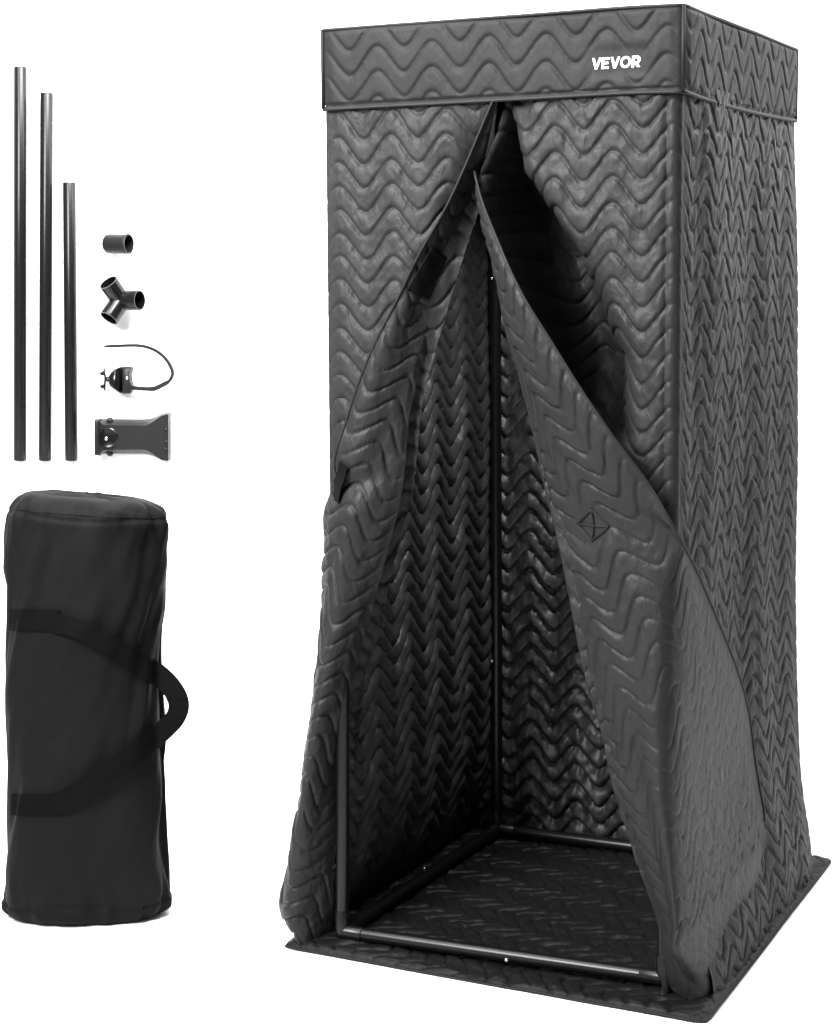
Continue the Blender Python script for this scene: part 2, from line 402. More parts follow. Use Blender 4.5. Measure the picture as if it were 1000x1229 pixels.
# right flap
rows_ = []
for py in (205, 250, 300, 350, 400, 460, 520, 580, 640, 700, 760, 820, 880, 940, 1000, 1060, 1110, 1150, 1178):
    k = (py-205)/973.0
    v0 = .012 if py > 240 else .002
    F = front(at_h(FR, py), py, v0-.012*sstep(900, 1100, py))
    # the same point of the cloth lies lower on the free edge than straight across
    pye = py if py < 640 else 640+(py-640)*.734
    xe = at_h(ER, pye)
    if py < 640:
        out = -.004-.09*sstep(205, 330, py)*(1-.5*sstep(480, 640, py))
        E = front(xe, pye, out)
        mid = (F+E)/2; mid[1] -= .018*sstep(230, 420, py)
        m1 = F*.68+E*.32; m1[1] = mid[1]*.75+F[1]*.25-.004*sstep(230, 420, py)
        m2 = F*.30+E*.70; m2[1] = mid[1]*.5+E[1]*.5-.008*sstep(230, 420, py)
        rows_.append([F, m1, m2, E])
    else:
        kk = sstep(640, 820, py); lowk = sstep(850, 1178, py)
        E = on_plane(xe, pye, 0, W+.018+.05*sstep(930, 1178, py))
        cz = F[2]*.42+E[2]*.58
        corner = np.array([W-.004+.012*kk+.045*lowk, -.030-.045*lowk, cz])
        m1 = F*.5+corner*.5; m1[1] = -.036-.022*lowk*.6
        m2 = corner
        rows_.append([F, m1, m2, E])
bot = rows_[-1]
bot[1] = on_plane(838, 1200, 2, .012); bot[2] = on_plane(872, 1165, 2, .02); bot[3] = on_plane(898, 1095, 2, .035)
rows_[-2][3] = on_plane(913, 1036, 0, W+.066)
P0 = loft(rows_, 560, 190)
NR = normals(P0); NR *= -1 if np.median(NR[..., 1:2]-NR[..., 0:1]*.9) > 0 else 1
q = flap_quilt(P0, math.radians(27), 1, amp=.0052, seed=71, phase=.3, crumple=.24)
edge = np.linspace(0, 1, P0.shape[1])[None, :]; wid = np.linalg.norm(P0[:, -1]-P0[:, 0], axis=1)[:, None]
q *= sstep(0, .02, edge*wid+.006)*sstep(0, .03, (1-edge)*wid+.002)
soft = sstep(.10, .02, np.abs(P0[..., 0]-W))*sstep(1.2, .8, P0[..., 2])
q *= 1-.35*soft
q *= 1-.5*sstep(W-.05, W+.03, P0[..., 0])*sstep(1.0, .7, P0[..., 2])   # padding drawn flat where the flap is pulled round the corner
pj = project(P0.reshape(-1, 3)).reshape(P0.shape[0], P0.shape[1], 2)
q *= 1-.85*sstep(34, 16, np.hypot(pj[..., 0]-711, pj[..., 1]-630))   # box stitching pins the padding flat
P = P0+NR*(q+.006*vnoise(P0[..., 0]*7, P0[..., 2]*4, 77))[..., None]
RFL, RFN = P.copy(), NR
rflap = link('door_flap', grid_mesh('door_flap', P), M_FLAP, tent)

# left flap
SIL = [(392, 602), (389, 624), (388, 717), (385, 794), (381, 850), (376, 890), (369, 952), (361, 992), (352, 1033), (345, 1073), (346, 1092), (356, 1110), (364, 1118)]
rows_ = []
for py in (118, 160, 210, 260, 310, 350, 400, 450, 500, 560, 604, 650, 700, 750, 800, 850, 900, 950, 1000, 1050, 1090, 1118):
    inn = .055*sstep(130, 230, py)*(1-.55*sstep(330, 560, py))*(1-.5*sstep(640, 850, py))
    F = front(at_h(FL, py), py, inn)
    if py <= 602:
        E = front(at_h(EL, py), py, -.010-.010*sstep(140, 300, py))
        m1 = F*.7+E*.3; m2 = F*.34+E*.66
        m1[1] = inn*.55-.006*sstep(300, 450, py); m2[1] = inn*.12-.022*sstep(250, 450, py)
        rows_.append([F, m1, m2, E])
    else:
        k = sstep(602, 1000, py)
        xs = at_h(SIL, py)
        C = front(xs, py, .02+.02*k)
        m1 = F*.52+C*.48; m1[1] = -.026-.030*k
        m2 = F*.12+C*.88; m2[1] = -.018-.024*k
        E = C.copy(); E[1] = .10+.06*k; E[0] = C[0]*.75+.01
        m2[0] = C[0]+.012*(1-k)
        rows_.append([F, m1, C, E])
P0 = loft(rows_, 560, 130)
NL = normals(P0); NL *= -1 if np.median(NL[..., 1:2]+NL[..., 0:1]*.9) > 0 else 1
q = flap_quilt(P0, -math.radians(24), -1, amp=.0052, seed=81, phase=1.4, crumple=.24)
wid = np.linalg.norm(P0[:, -1]-P0[:, 0], axis=1)[:, None]; edge = np.linspace(0, 1, P0.shape[1])[None, :]
q *= sstep(0, .02, edge*wid+.004)*sstep(0, .03, (1-edge)*wid+.002)
P = P0+NL*(q+(.007*vnoise(P0[..., 0]*9, P0[..., 2]*6, 87)+.008*vnoise(P0[..., 0]*16, P0[..., 2]*13, 88)*sstep(.5, .1, P0[..., 2]))[..., :])[..., None]
LFL, LFN = P.copy(), NL
lflap = link('door_flap', grid_mesh('door_flap', P), M_FLAP, tent)

# hems, patches and box stitching sewn on the flaps
def hem(G, Nn, col, rad, parent, r0=0, r1=None):
    bm = bmesh.new(); pts = G[r0:r1:6, col]
    tube(bm, [tuple(p) for p in pts], rad, 8)
    return link('edge_binding', bm_mesh('edge_binding', bm), M_BIND, parent)
hem(RFL, RFN, -1, .0026, rflap, 0, 500); hem(LFL, LFN, -1, .0026, lflap, 0, 420)
hem(RFL, RFN, 0, .0022, rflap, 60)
def find(G, px, py):
    pr = project(G.reshape(-1, 3)).reshape(G.shape[0], G.shape[1], 2)
    d = np.hypot(pr[..., 0]-px, pr[..., 1]-py); return np.array(np.unravel_index(np.argmin(d), d.shape), float)
def sample(G, ij):
    i = np.clip(ij[0], 0, G.shape[0]-1.001); j = np.clip(ij[1], 0, G.shape[1]-1.001)
    a, b = int(i), int(j); fi, fj = i-a, j-b
    return (G[a, b]*(1-fj)+G[a, b+1]*fj)*(1-fi)+(G[a+1, b]*(1-fj)+G[a+1, b+1]*fj)*fi
def patch(G, Nn, corners, lift, name, mat, parent, m=26, stiff=.5):
    C = [find(G, *c) for c in corners]; K3 = [sample(G, c) for c in C]; top = np.zeros((m, m, 3)); bot_ = np.zeros((m, m, 3))
    for a in range(m):
        for b in range(m):
            fa, fb = a/(m-1), b/(m-1)
            ij = (C[0]*(1-fb)+C[1]*fb)*(1-fa)+(C[3]*(1-fb)+C[2]*fb)*fa
            flat_ = ((K3[0]*(1-fb)+K3[1]*fb)*(1-fa)+(K3[3]*(1-fb)+K3[2]*fb)*fa)
            top[a, b] = sample(G, ij)*(1-stiff)+flat_*stiff+sample(Nn, ij)*lift
    # smooth so that the stiff tape bridges the quilting below it
    for _ in range(5):
        t2 = top.copy(); t2[1:-1, 1:-1] = (top[:-2, 1:-1]+top[2:, 1:-1]+top[1:-1, :-2]+top[1:-1, 2:])/4; top = t2
    o = link(name, grid_mesh(name, top), mat, parent)
    sm = o.modifiers.new('thickness', 'SOLIDIFY'); sm.thickness = .002; sm.offset = 0
    return o
patch(LFL, LFN, [(515, 294), (533, 307), (511, 358), (487, 347)], .009, 'velcro_strip', M_VEL, lflap)
patch(LFL, LFN, [(409, 551), (418, 559), (409, 604), (400, 596)], .006, 'velcro_strip', M_VEL, lflap, stiff=.9)
bm = bmesh.new()
cs = [find(RFL, *p) for p in ((710, 611), (731, 632), (711, 649), (693, 628))]
for a, b in ((0, 1), (1, 2), (2, 3), (3, 0), (0, 2), (1, 3)):
    pts = [sample(RFL, cs[a]*(1-f)+cs[b]*f)+sample(RFN, cs[a]*(1-f)+cs[b]*f)*.0026 for f in np.linspace(0, 1, 14)]
    tube(bm, pts, .0017, 6)
link('stitching', bm_mesh('stitching', bm), M_BIND, rflap)

# --- base mat, wider than the tent all round
A_ = on_plane(339, 1135, 2, .006); B_ = on_plane(848, 1227, 2, .006); C_ = on_plane(1000, 1030, 2, .006)
D_ = np.array([A_[0]*.9, C_[1]+.0, .006])
na, nb = 300, 300
a = np.linspace(0, 1, na)[None, :, None]; b = np.linspace(0, 1, nb)[:, None, None]
P = (A_*(1-a)+B_*a)*(1-b)+(D_*(1-a)+C_*a)*b
# round the corners a little
ax = np.minimum(a, 1-a)[..., 0]; bx = np.minimum(b, 1-b)[..., 0]
cen = P.mean((0, 1)); rc = .03
k = np.clip(1-ax/rc, 0, 1)*np.clip(1-bx/rc, 0, 1)
P = P+(cen-P)*(k*.010)[..., None]
inside = sstep(-.01, .03, P[..., 0])*sstep(W+.01, W-.03, P[..., 0])*sstep(-.01, .03, P[..., 1])*sstep(D+.01, D-.03, P[..., 1])
q = quilt(P[..., 1]*.9+P[..., 0]*.2, P[..., 0]*.95-P[..., 1]*.2, amp=.006, seed=91, crumple=.35, phase=.5)
q = q*sstep(0, .02, ax)*sstep(0, .02, bx)
edge_up = .006*vnoise(P[..., 0]*9, P[..., 1]*9, 93)*(1-inside)*sstep(0, .08, P[..., 1]*0+1)
P[..., 2] = .006+np.maximum(q+edge_up, -.004)
P[..., 2] = np.where((ax < .004) | (bx < .004), .003+.5*np.maximum(edge_up, 0), P[..., 2])
matg = P
fm = link('floor_mat', grid_mesh('floor_mat', P), M_MAT, tent)
bm = bmesh.new()
loop = np.concatenate([P[0, :-1], P[:-1, -1], P[-1, :0:-1], P[:0:-1, 0]])[::5]
tube(bm, list(loop)+[loop[0]], .0022, 8, cap=False)
link('edge_binding', bm_mesh('edge_binding', bm), M_BIND, fm)

# --- tubular frame
PR = .0135; I = .022
cn = {(a, b): np.array([I if a == 0 else W-I, I if b == 0 else D-I]) for a in (0, 1) for b in (0, 1)}
cn[(0, 0)] = np.array([on_plane(411, 1118, 2, .03)[0], on_plane(411, 1118, 2, .03)[1]])
zb, zt = .030, H-.03
def pole(p, q_, seams=()):
    bm = bmesh.new(); tube(bm, [p, q_], PR, 24)
    o = link('frame_pole', bm_mesh('frame_pole', bm), M_FRAME, tent); autosmooth(o, 50); return o
def screw(px, py, axis, val, toward, parent, rr=.0045):
    p = on_plane(px, py, axis, val); bm = bmesh.new()
    lathe(bm, p, toward, [(-.01, rr*.5), (0, rr), (.0015, rr), (.003, rr*.7), (.0036, .0)], 14)
    bm2 = bm; link('screw', bm_mesh('screw', bm2), M_STEEL, parent)
tocam = tuple(CAM-np.array([.3, .3, .6]))
po = {}
for key, xy in cn.items():
    po[key] = pole((*xy, zb+.02), (*(xy if key != (0, 0) else (I+.004, I)), zt))
bars = {}
for k1, k2 in (((0, 0), (1, 0)), ((0, 1), (1, 1)), ((0, 0), (0, 1)), ((1, 0), (1, 1))):
    for z in (zb, zt):
        a_, b_ = cn[k1], cn[k2]
        if z == zt and k1 == (0, 0): a_ = np.array([I+.004, I])
        d = (b_-a_)/np.linalg.norm(b_-a_)
        bars[(k1, k2, z)] = pole((*(a_+d*.02), z), (*(b_-d*.02), z))
for key, xy in cn.items():                                   # three-way elbows
    for z, sg in ((zb, 1), (zt, -1)):
        if z == zt and key == (0, 0): xy = np.array([I+.004, I])
        bm = bmesh.new(); o3 = np.array([*xy, z]); rr = PR*1.12
        dx = 1 if key[0] == 0 else -1; dy = 1 if key[1] == 0 else -1
        for dv in ((dx, 0, 0), (0, dy, 0), (0, 0, sg)):
            lathe(bm, o3, dv, [(-rr*.2, 0), (-rr*.2, rr*.98), (.045, rr), (.046, rr*.96), (.046, PR*.98)], 24)
        bmesh.ops.create_uvsphere(bm, u_segments=20, v_segments=12, radius=rr*.995, matrix=Matrix.Translation(o3))
        o = link('corner_fitting', bm_mesh('corner_fitting', bm), M_FRAME, tent); autosmooth(o, 50)
def side_screw(px, py, pole_o, p3, toward):
    bm = bmesh.new(); rr = .0042
    lathe(bm, p3, toward, [(-.008, rr*.5), (0, rr), (.0015, rr), (.003, rr*.7), (.0036, 0)], 14)
    link('screw', bm_mesh('screw', bm), M_STEEL, pole_o)
def on_pole_front(px, py, xy):                                # where the view ray passes a vertical pole's skin
    r_ = ray(px, py); t_ = np.dot(np.append(xy, 0)-CAM*np.array([1, 1, 0]), FWD)/np.dot(r_, FWD)
    p = CAM+r_*t_; off = np.dot(p[:2]-xy, RGT[:2]); off = max(-PR*.8, min(PR*.8, off))
    n2 = RGT[:2]*off/PR - FWD[:2]*math.sqrt(1-(off/PR)**2)
    return np.array([*(xy+n2*PR), p[2]]), (*n2, 0)
for px, py in ((588, 793), (590, 334)):
    p3, nn = on_pole_front(px, py, cn[(0, 1)]); side_screw(px, py, po[(0, 1)], p3, nn)
bkey = ((0, 0), (1, 0), zb)
p = on_plane(608, 1155, 1, cn[(0, 0)][1]-PR); side_screw(0, 0, bars[bkey], (p[0], cn[(0, 0)][1]-PR+.0005, zb+.001), (0, -1, .1))
lk = ((0, 0), (0, 1), zb)
p = on_plane(511, 1043, 2, zb+PR); side_screw(0, 0, bars[lk], (cn[(0, 0)][0], p[1], zb+PR), (0, 0, 1))

# ------------------------------------------------------------------ loose parts fixed flat on the white wall
def WL(px, py, d=0.0):
    """point at a photo position on the wall, d photo-pixels out from it"""
    p = on_depth(px, py, ZW); return p - FWD*(d*KW)
KW = ZW/FPX/math.cos(PITCH)
def loose_pole(x0, y0, x1, y1, rad, label):
    top, bot_ = WL(x0, y0, rad), WL(x1, y1, rad); mid = (top+bot_)/2
    bm = bmesh.new(); d = Vector(top-bot_); L_ = d.length; r_ = rad*KW
    lathe(bm, bot_, d, [(0, 0), (0, r_*.90), (.003, r_), (L_-.003, r_), (L_, r_*.90), (L_, r_*.78), (L_-.05, r_*.78), (L_-.05, 0)], 32)
    o = link('loose_pole', bm_mesh('loose_pole', bm), M_POLE); autosmooth(o, 50)
    o['label'] = label; o['category'] = 'pole'; o['group'] = 'loose frame poles on the white wall'
    return o
loose_pole(26, 81, 25.5, 552, 7.7, 'longest loose black tube, outermost of the three upright poles')
loose_pole(57.5, 112, 55.5, 552, 7.6, 'middle-length loose black tube standing between the longer and the shorter one')
loose_pole(84.5, 219, 87, 552, 7.6, 'shortest loose black tube, the one beside the small fittings')

def dirv(dx, dy, dout):                                       # image right, image down, out of the wall
    v = RGT*dx - UP*dy - FWD*dout; return v/np.linalg.norm(v)
# end sleeve
bm = bmesh.new(); r_ = 11.5*KW; ax_ = dirv(.92, .02, .38); L_ = 30*KW
org = WL(129.5, 292.5, 13)
lathe(bm, org, ax_, [(0, 0), (0, r_*.80), (.004, r_*.95), (.012, r_), (L_*.92, r_), (L_, r_*1.03), (L_*1.03, r_*1.0), (L_*1.03, r_*.88), (.02, r_*.86), (.02, 0)], 36)
o = link('end_sleeve', bm_mesh('end_sleeve', bm), M_PLAS); autosmooth(o, 45)
o['label'] = 'small black tube sleeve, open at one end, above the three-armed joint'; o['category'] = 'sleeve'
# three-armed joint
bm = bmesh.new(); cen_ = WL(147, 360, 14); r_ = 11.8*KW
for (dx, dy) in ((1, 0), (-.50, -.87), (-.52, .86)):
    ax_ = dirv(dx, dy, .50); L_ = 27*KW
    lathe(bm, cen_, ax_, [(0, 0), (0, r_*.97), (L_*.94, r_), (L_, r_*.985), (L_, r_*.86), (L_*.50, r_*.80), (L_*.50, 0)], 36)
bmesh.ops.create_uvsphere(bm, u_segments=24, v_segments=16, radius=r_*.97, matrix=Matrix.Translation(Vector(cen_)))
o = link('corner_joint', bm_mesh('corner_joint', bm), M_GLOSS); autosmooth(o, 45)
o['label'] = 'glossy black three-armed corner joint with open sockets'; o['category'] = 'joint'

def prism(bm, outline, d0, d1, bev=0.0, inset=0.0):
    """outline in photo pixels extruded out of the wall from d0 to d1 (pixels), front edge inset"""
    o2 = np.array(outline, float); c2 = o2.mean(0)
    def ring_(k, d): 
        q_ = c2+(o2-c2)*np.array(k); return [bm.verts.new(WL(x, y, d)) for x, y in q_]
    ext_ = (o2.max(0)-o2.min(0))/2
    ki = (1-bev/ext_[0], 1-bev/ext_[1])
    rs = [ring_((1, 1), d0), ring_((1, 1), d1-bev), ring_(((1+ki[0])/2+.15*(1-ki[0])/1, (1+ki[1])/2+.15*(1-ki[1])), d1-bev*.35), ring_(ki, d1)]
    n_ = len(o2)
    for a, b in zip(rs[:-1], rs[1:]):
        for k in range(n_): bm.faces.new((a[k], a[(k+1) % n_], b[(k+1) % n_], b[k]))
    bm.faces.new(rs[-1]); bm.faces.new(list(reversed(rs[0])))
# strap clamp
z0 = lambda x, y: (100+x/7.143, 390+y/7.143)
cl = root('strap_clamp', WL(150, 455, 0), 'black strap clamp with a long curled tie, above the flared bracket', 'clamp')
bm = bmesh.new(); prism(bm, [z0(*p) for p in ((236, 460), (240, 425), (256, 398), (285, 373), (320, 357), (338, 354), (338, 576), (318, 566), (285, 548), (252, 520), (238, 492))], 3, 22, 5)
o = link('clamp_body', bm_mesh('clamp_body', bm), M_GLOSS, cl); autosmooth(o, 40)
bm = bmesh.new(); prism(bm, [z0(*p) for p in ((352, 354), (405, 354), (436, 360), (420, 395), (416, 430), (424, 480), (440, 528), (428, 565), (418, 580), (372, 582), (352, 578))], 2, 20, 3)
o = link('clamp_jaw', bm_mesh('clamp_jaw', bm), M_PLAS, cl); autosmooth(o, 40)
bm = bmesh.new(); prism(bm, [z0(*p) for p in ((334, 360), (356, 360), (356, 572), (334, 570))], 3, 17, 2)
o = link('clamp_seam', bm_mesh('clamp_seam', bm), M_GLOSS, cl)
bm = bmesh.new(); lathe(bm, WL(*z0(397, 447), 19), -FWD, [(0, 1.7*KW), (1.6*KW, 1.6*KW), (2*KW, 1.0*KW), (2*KW, 0)], 14)
o = link('screw', bm_mesh('screw', bm), M_STEEL, cl); autosmooth(o, 40)
bm = bmesh.new()
lathe(bm, WL(*z0(195, 460), 11), RGT, [(0, 0), (0, 2.2*KW), (3.5*KW, 3.6*KW), (7*KW, 3.0*KW), (7*KW, 0)], 14)
prism(bm, [z0(*p) for p in ((186, 362), (198, 362), (202, 400), (206, 440), (206, 490), (203, 530), (200, 558), (190, 552), (184, 520), (192, 490), (194, 440), (184, 405))], 8, 14, 1)
for yy in (410, 522):
    lathe(bm, WL(*z0(158, yy), 11), RGT, [(0, 0), (0, 1.6*KW), (1.5*KW, 2.8*KW), (4.5*KW, 2.6*KW), (4.8*KW, 0)], 12)
o = link('wing_bolt', bm_mesh('wing_bolt', bm), M_GLOSS, cl); autosmooth(o, 40)
bm = bmesh.new()
path = [(126.5, 415.6), (132, 415), (145, 414.5), (158, 414), (168, 414.2), (178, 416), (188, 420), (196.5, 426), (203, 433.5), (207, 441), (208.8, 447), (207, 453), (204, 457), (197, 461), (190, 464.5), (186, 465.8), (180, 466), (170, 465.5), (160, 464.5)]
pp = catmull(np.array(path), 80)
# flat strap: thin across the picture, wide out of the wall
prev = None
for i, (x, y) in enumerate(pp):
    tx, ty = pp[min(i+1, 79)]-pp[max(i-1, 0)]; l_ = math.hypot(tx, ty); nx, ny = -ty/l_, tx/l_
    f_ = i/79; hw = 1.45+.3*sstep(0, .2, f_)+.95*sstep(.66, .70, f_)-.45*sstep(.84, .9, f_)
    hw *= .55+.45*sstep(0, .04, f_)
    cur_ = [bm.verts.new(WL(x+nx*hw*sgn, y+ny*hw*sgn, dd)) for sgn, dd in ((-1, 7), (1, 7), (1, 14), (-1, 14))]
    if prev:
        for k in range(4): bm.faces.new((prev[k], prev[(k+1) % 4], cur_[(k+1) % 4], cur_[k]))
    else: bm.faces.new(cur_)
    prev = cur_
bm.faces.new(prev)
o = link('strap', bm_mesh('strap', bm), M_PLAS, cl); autosmooth(o, 40)
# flared bracket
br = root('flared_bracket', WL(162, 524, 0), 'black plastic bracket flaring wider at one end, right above the carry bag', 'bracket')
bm = bmesh.new()
xs_ = [120, 126, 160, 200, 300, 420, 520, 560, 600, 640, 680, 700, 742, 752]
def brh(x):  # half height of the outline at x, and its middle
    top_ = np.interp(x, [120, 126, 160, 540, 580, 620, 650, 690, 720, 742, 752], [812, 802, 804, 806, 800, 785, 770, 752, 747, 745, 752])
    bot__ = np.interp(x, [120, 126, 160, 540, 580, 620, 650, 690, 720, 742, 752], [1092, 1102, 1100, 1100, 1108, 1122, 1137, 1154, 1156, 1156, 1148])
    return top_, bot__
rows_ = []
for x in xs_:
    t_, b_ = brh(x); dep = np.interp(x, [120, 126, 160, 170, 540, 690, 752], [20, 22, 22, 20, 20, 24, 24]); bev = np.interp(x, [120, 166, 170, 560, 690, 752], [10, 10, 42, 46, 14, 6])
    sec = [(t_, 1), (t_, dep*.30), (t_+bev*.5, dep*.68), (t_+bev, dep), ((t_+b_)/2, dep), (b_-bev, dep), (b_-bev*.5, dep*.68), (b_, dep*.30), (b_, 1)]
    rows_.append([WL(*z0(x, y_), d_) for y_, d_ in sec])
rw = [[bm.verts.new(p) for p in r__] for r__ in rows_]
for a, b in zip(rw[:-1], rw[1:]):
    for k in range(9): bm.faces.new((a[k], a[(k+1) % 9], b[(k+1) % 9], b[k]))
bm.faces.new(rw[0]); bm.faces.new(list(reversed(rw[-1])))
o = link('bracket_body', bm_mesh('bracket_body', bm), M_PLAS, br); autosmooth(o, 30)
bm = bmesh.new(); prism(bm, [z0(*p) for p in ((121, 800), (166, 800), (166, 1104), (121, 1104))], 4, 25, 3)
o = link('end_rim', bm_mesh('end_rim', bm), M_PLAS, br); autosmooth(o, 30)
bm = bmesh.new(); lathe(bm, WL(*z0(235, 950), 19), -FWD, [(0, 12*KW), (2.6*KW, 12*KW), (3.4*KW, 11*KW), (3.0*KW, 10*KW), (2.8*KW, 0)], 30)
o = link('recess_disc', bm_mesh('recess_disc', bm), M_GLOSS, br); autosmooth(o, 30)  # raised dark disc stands in for the bracket's round dark recess
bm = bmesh.new(); lathe(bm, WL(*z0(222, 960), 21), -FWD, [(0, 2*KW), (1.6*KW, 1.9*KW), (2*KW, 1.2*KW), (2*KW, 0)], 12)
o = link('screw', bm_mesh('screw', bm), M_STEEL, br); autosmooth(o, 30)
for yy in (803, 1103):
    bm = bmesh.new(); bmesh.ops.create_uvsphere(bm, u_segments=16, v_segments=10, radius=4.2*KW, matrix=Matrix.Translation(Vector(WL(*z0(240, yy+(12 if yy < 900 else -12)), 10))))
    o = link('side_knob', bm_mesh('side_knob', bm), M_PLAS, br)
for yy in (880, 985, 1050):
    bm = bmesh.new(); prism(bm, [z0(*p) for p in ((722, yy-10), (744, yy-10), (744, yy+10), (722, yy+10))], 20, 26, 1)
    o = link('notch', bm_mesh('notch', bm), M_GLOSS, br)

# ------------------------------------------------------------------ carry bag, standing on end on the floor
fb = on_plane(100, 1116, 2, 0.0); RB = .10
bc = fb + FWD*RB; ZB = np.dot(bc-CAM, FWD)
KB = 1/FPX
LEFT = [(7, 625), (6, 690), (10.8, 709), (9, 786), (8.4, 850), (9, 946), (6, 1018), (3, 1070)]
RIGHT = [(199, 622), (198, 666), (199.5, 688), (195.6, 738), (192.5, 757), (193, 798), (195.6, 893), (195.6, 951), (198, 1006), (202, 1061)]
def bag_edges(py):
    return np.interp(py, [p[1] for p in LEFT], [p[0] for p in LEFT]), np.interp(py, [p[1] for p in RIGHT], [p[0] for p in RIGHT])
ztop = on_depth(80, 592, ZB)[2]
bag = root('carry_bag', (bc[0], bc[1], 0), 'plain black cylindrical carry bag standing on end with webbing handles', 'bag')
nz_, na_ = 330, 260
zs = np.linspace(0, 1, nz_); th = np.linspace(0, 2*math.pi, na_, endpoint=False)
rows_ = []
def bag_pt(zf, th_, extra=0.0):
    """local frame: x right, o out toward the camera"""
    z = zf*ztop
    py = 1075-(zf)*(1075-612)
    l, r__ = bag_edges(py)
    pl, pr_ = on_depth(l, py, ZB), on_depth(r__, py, ZB)
    xl, xr = np.dot(pl-bc, RGT), np.dot(pr_-bc, RGT)
    cx_, hw = (xl+xr)/2, (xr-xl)/2
    return z, cx_, hw
prof_b = []
for zf in zs:
    z, cx_, hw = bag_pt(zf, 0)
    prof_b.append((z, cx_, hw))
prof_b = np.array(prof_b)
e_ = np.minimum(zs, 1-zs)*ztop
rimr = np.where(zs > .5, .055, .034)
shrink = np.where(e_ < rimr, rimr-np.sqrt(np.maximum(rimr**2-(rimr-e_)**2, 0)), 0)
ct, st = np.cos(th), np.sin(th)
sgn = lambda x, p_: np.sign(x)*np.abs(x)**p_
exx, eyy = sgn(ct, .82), sgn(st, .9)
G = np.zeros((nz_, na_, 3))
for i in range(nz_):
    z, cx_, hw = prof_b[i]
    rx, ry = hw-shrink[i], RB-shrink[i]
    xx = cx_+exx*rx; oo = eyy*ry
    zz = np.full(na_, z)
    lift = sstep(.8, 1.0, zs[i])
    zz = zz - lift*(.013*(xx/.16+.2)) - lift*.02*np.clip(-xx/.16-.6, 0, 1) - lift*.012*np.clip(xx/.16-.7, 0, 1)
    G[i] = bc*np.array([1, 1, 0])+RGT*xx[:, None]-FWD*oo[:, None]+UP*zz[:, None]
N_ = G-(bc*np.array([1, 1, 0])+UP*G[..., 2:3]); N_ /= np.linalg.norm(N_, axis=2, keepdims=True)
A2, Z2 = np.meshgrid(th, zs)
pleat = sstep(.14, .0, Z2)*.011*vnoise(A2*7, Z2*8, 101)+sstep(.86, 1.0, Z2)*.010*vnoise(A2*6, Z2*9, 102)
big = .0075*vnoise(A2*2.2+Z2*4, Z2*5-A2, 103)+.0045*vnoise(A2*5+Z2*9, Z2*7, 104)
seamz = -.0022*np.exp(-((Z2-.958-.006*np.sin(A2*3))/.006)**2)-.0022*np.exp(-((Z2-.045-.006*np.sin(A2*4+1))/.006)**2)
env = np.clip(np.minimum(Z2, 1-Z2)/.02, 0, 1)
G = G+N_*((pleat+big+seamz)*env)[..., None]
G[0, :, 2] = 0.0
body_rows = [np.tile((bc*np.array([1, 1, 0])+UP*.001)[None], (na_, 1))*1.0]
ring0, ring1 = G[0], G[-1]
c0 = ring0.mean(0); c1 = ring1.mean(0)
inner = [c0+(ring0-c0)*f for f in (.02, .5)]
outer = [c1+(ring1-c1)*f+UP*.004*(1-f)+UP*(.004*vnoise(th*4, np.full(na_, f*5), 106))[:, None] for f in (.9, .75, .55, .3, .02)]
body = link('bag_body', grid_mesh('bag_body', np.array(inner+list(G)+outer), closed_u=True), M_BAG, bag)
# piping round both ends
for zi in (int(.965*nz_), int(.038*nz_)):
    bm = bmesh.new(); tube(bm, list(G[zi, ::4])+[G[zi, 0]], .0013, 8, cap=False)
    link('end_piping', bm_mesh('end_piping', bm), M_BAG, bag)

frontG = G[:, :]
frontpr = project(G.reshape(-1, 3)).reshape(nz_, na_, 2)
facing = (N_@(-FWD)) > -.02
def bag_surf(px, py):
    d = np.hypot(frontpr[..., 0]-px, frontpr[..., 1]-py)+np.where(facing, 0, 1e4)
    i, j = np.unravel_index(np.argmin(d), d.shape); return G[i, j], N_[i, j], d[i, j]
def ribbon(path, halfw, name, parent):
    """path: (px, py, lift m, halfwidth px); lies on the bag where it can, leaves it where lift is given as depth"""
    pp_ = catmull(np.array(path, float), 90); bm_ = bmesh.new(); rings = []
    for i, (x, y, lf, hw) in enumerate(pp_):
        tx, ty = pp_[min(i+1, 89), :2]-pp_[max(i-1, 0), :2]; l_ = math.hypot(tx, ty); nx, ny = -ty/l_, tx/l_
        cross = []
        for s__ in np.linspace(-1, 1, 7):
            qx, qy = x+nx*hw*s__, y+ny*hw*s__
            sx_, sn_, dd = bag_surf(min(qx, 186), qy)
            dep = np.dot(sx_+sn_*lf*1.0-CAM, FWD)
            cross.append(on_depth(qx, qy, dep-.004))
        back = [c+FWD*.0022 for c in reversed(cross)]
        rings.append([bm_.verts.new(c) for c in cross+back])
    n_ = len(rings[0])
    for a, b in zip(rings[:-1], rings[1:]):
        for k in range(n_): bm_.faces.new((a[k], a[(k+1) % n_], b[(k+1) % n_], b[k]))
    bm_.faces.new(rings[0]); bm_.faces.new(list(reversed(rings[-1])))
    o_ = link(name, bm_mesh(name, bm_), M_WEB, parent); autosmooth(o_, 40); return o_
ribbon([(11.5, 744, 0, 13), (30, 744.5, 0, 13), (50, 745, 0, 13), (72, 745.5, 0, 13)], 13, 'webbing_band', bag)
ribbon([(12, 966, 0, 12.5), (30, 966.5, 0, 12.5), (50, 967, 0, 12.5), (72, 966.5, 0, 12.5)], 13, 'webbing_band', bag)
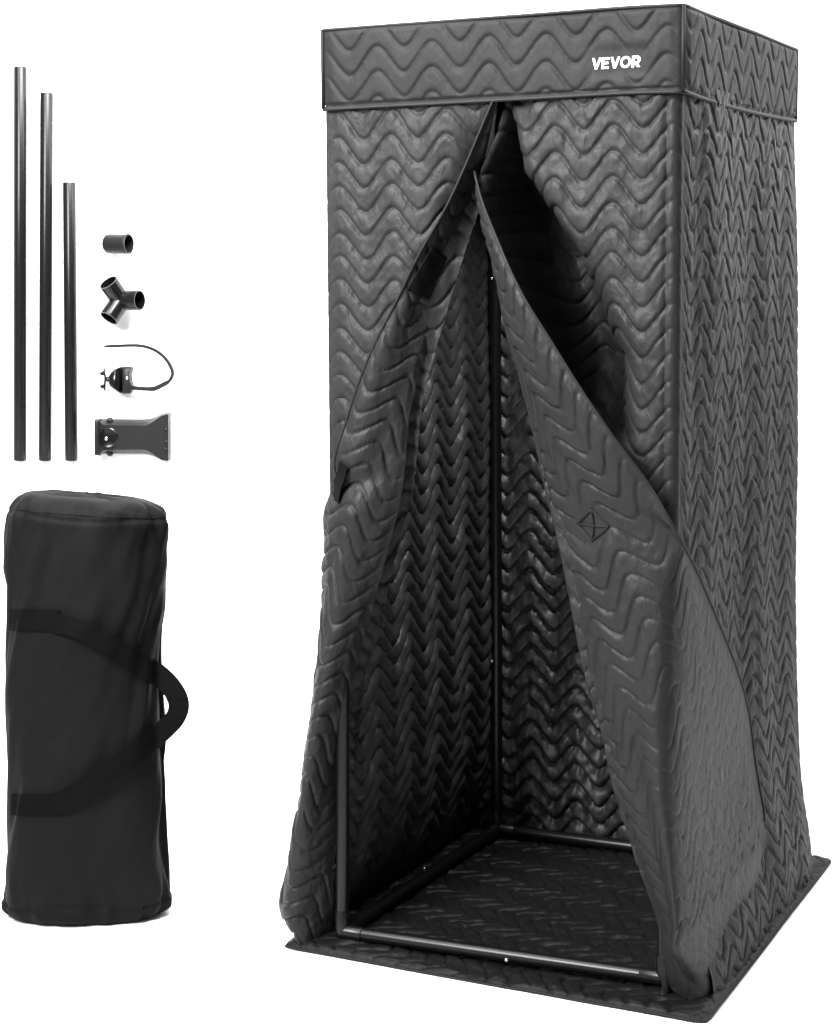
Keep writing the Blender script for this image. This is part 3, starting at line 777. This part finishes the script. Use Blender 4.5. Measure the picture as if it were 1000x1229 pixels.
ribbon([(66, 748, .004, 12), (86, 752, .012, 12), (112, 763, .018, 12.5), (140, 779, .022, 13), (166, 795, .024, 13.5), (186, 808, .025, 13.5), (202, 821, .02, 12.5), (212, 836, .015, 12.5), (214.5, 849, .01, 12.5), (210, 862, .012, 12), (199, 874, .018, 12), (182, 888, .024, 13), (158, 907, .024, 13), (132, 927, .022, 12.5), (104, 948, .014, 12), (84, 961, .008, 12), (66, 966, .004, 12)], 12, 'handle', bag)

# ------------------------------------------------------------------ light: a bright white studio
w = bpy.data.worlds.new('World'); SC.world = w; w.use_nodes = True
wn, wl = w.node_tree.nodes, w.node_tree.links
bg = wn['Background']
tcw = wn.new('ShaderNodeTexCoord'); dt = wn.new('ShaderNodeVectorMath'); dt.operation = 'DOT_PRODUCT'
dt.inputs[1].default_value = tuple((RGT*.55-FWD*.835))                       # surround dimmed behind and right of the camera to darken the right flap
wl.new(tcw.outputs['Generated'], dt.inputs[0])
mrw = wn.new('ShaderNodeMapRange'); mrw.interpolation_type = 'SMOOTHSTEP'
mrw.inputs['From Min'].default_value = .25; mrw.inputs['From Max'].default_value = .85
mrw.inputs['To Min'].default_value = .44; mrw.inputs['To Max'].default_value = .12
wl.new(dt.outputs['Value'], mrw.inputs['Value']); wl.new(mrw.outputs['Result'], bg.inputs['Strength'])
bg.inputs['Color'].default_value = (1, 1, 1, 1)
def area(name, X, Z, h, tgt, power, sx_, sy_):
    L_ = bpy.data.lights.new(name, 'AREA'); L_.shape = 'RECTANGLE'; L_.size = sx_; L_.size_y = sy_; L_.energy = power
    o_ = bpy.data.objects.new(name, L_); COL.objects.link(o_)
    p = CAM*np.array([1, 1, 0])+RGT*X+FWD*Z+UP*h
    o_.location = p; tx = CAM*np.array([1, 1, 0])+RGT*tgt[0]+FWD*tgt[1]+UP*tgt[2]
    o_.rotation_euler = Vector(tx-p).to_track_quat('-Z', 'Y').to_euler(); return o_
area('key_softbox', -1.7, 1.6, 2.9, (.25, 3.7, 1.7), 120, 1.0, 1.4).data.spread = math.radians(96)
L_ = area('added_tent_fill', 0, 3, 1, (0, 3, 0), 4.8, .26, .14)  # unseen light added under the roof to rake down the inner walls
L_.location = (.43, .30, 1.62); L_.data.spread = math.radians(110)
L_.rotation_euler = (Vector((.02, .56, .2))-L_.location).to_track_quat('-Z', 'Y').to_euler()
area('overhead_softbox', 0, 2.6, 3.8, (0, 3.4, 0), 12, 3.5, 2.5)
area('wall_softbox', -1.0, 3.4, 3.3, (-.7, 5.05, 1.0), 85, 2.6, .8)
area('added_wall_fill', -.2, 4.0, 2.8, (-.95, 5.05, 1.2), 55, 1.2, .7).data.spread = math.radians(120)  # unseen light added to lift the fittings' shadows on the wall
area('added_backdrop_fill', 2.0, 4.2, 2.9, (1.1, 4.5, 0), 66, 1.2, 1.2)  # unseen light added to whiten the shadowed sweep at right

SC.view_settings.view_transform = 'Standard'; SC.view_settings.look = 'None'
SC.view_settings.exposure = 0.35; SC.view_settings.gamma = 1
SC.render.engine = 'CYCLES'; SC.cycles.use_denoising = True
SC.cycles.max_bounces = 6
SC.render.resolution_x, SC.render.resolution_y = 833, 1024
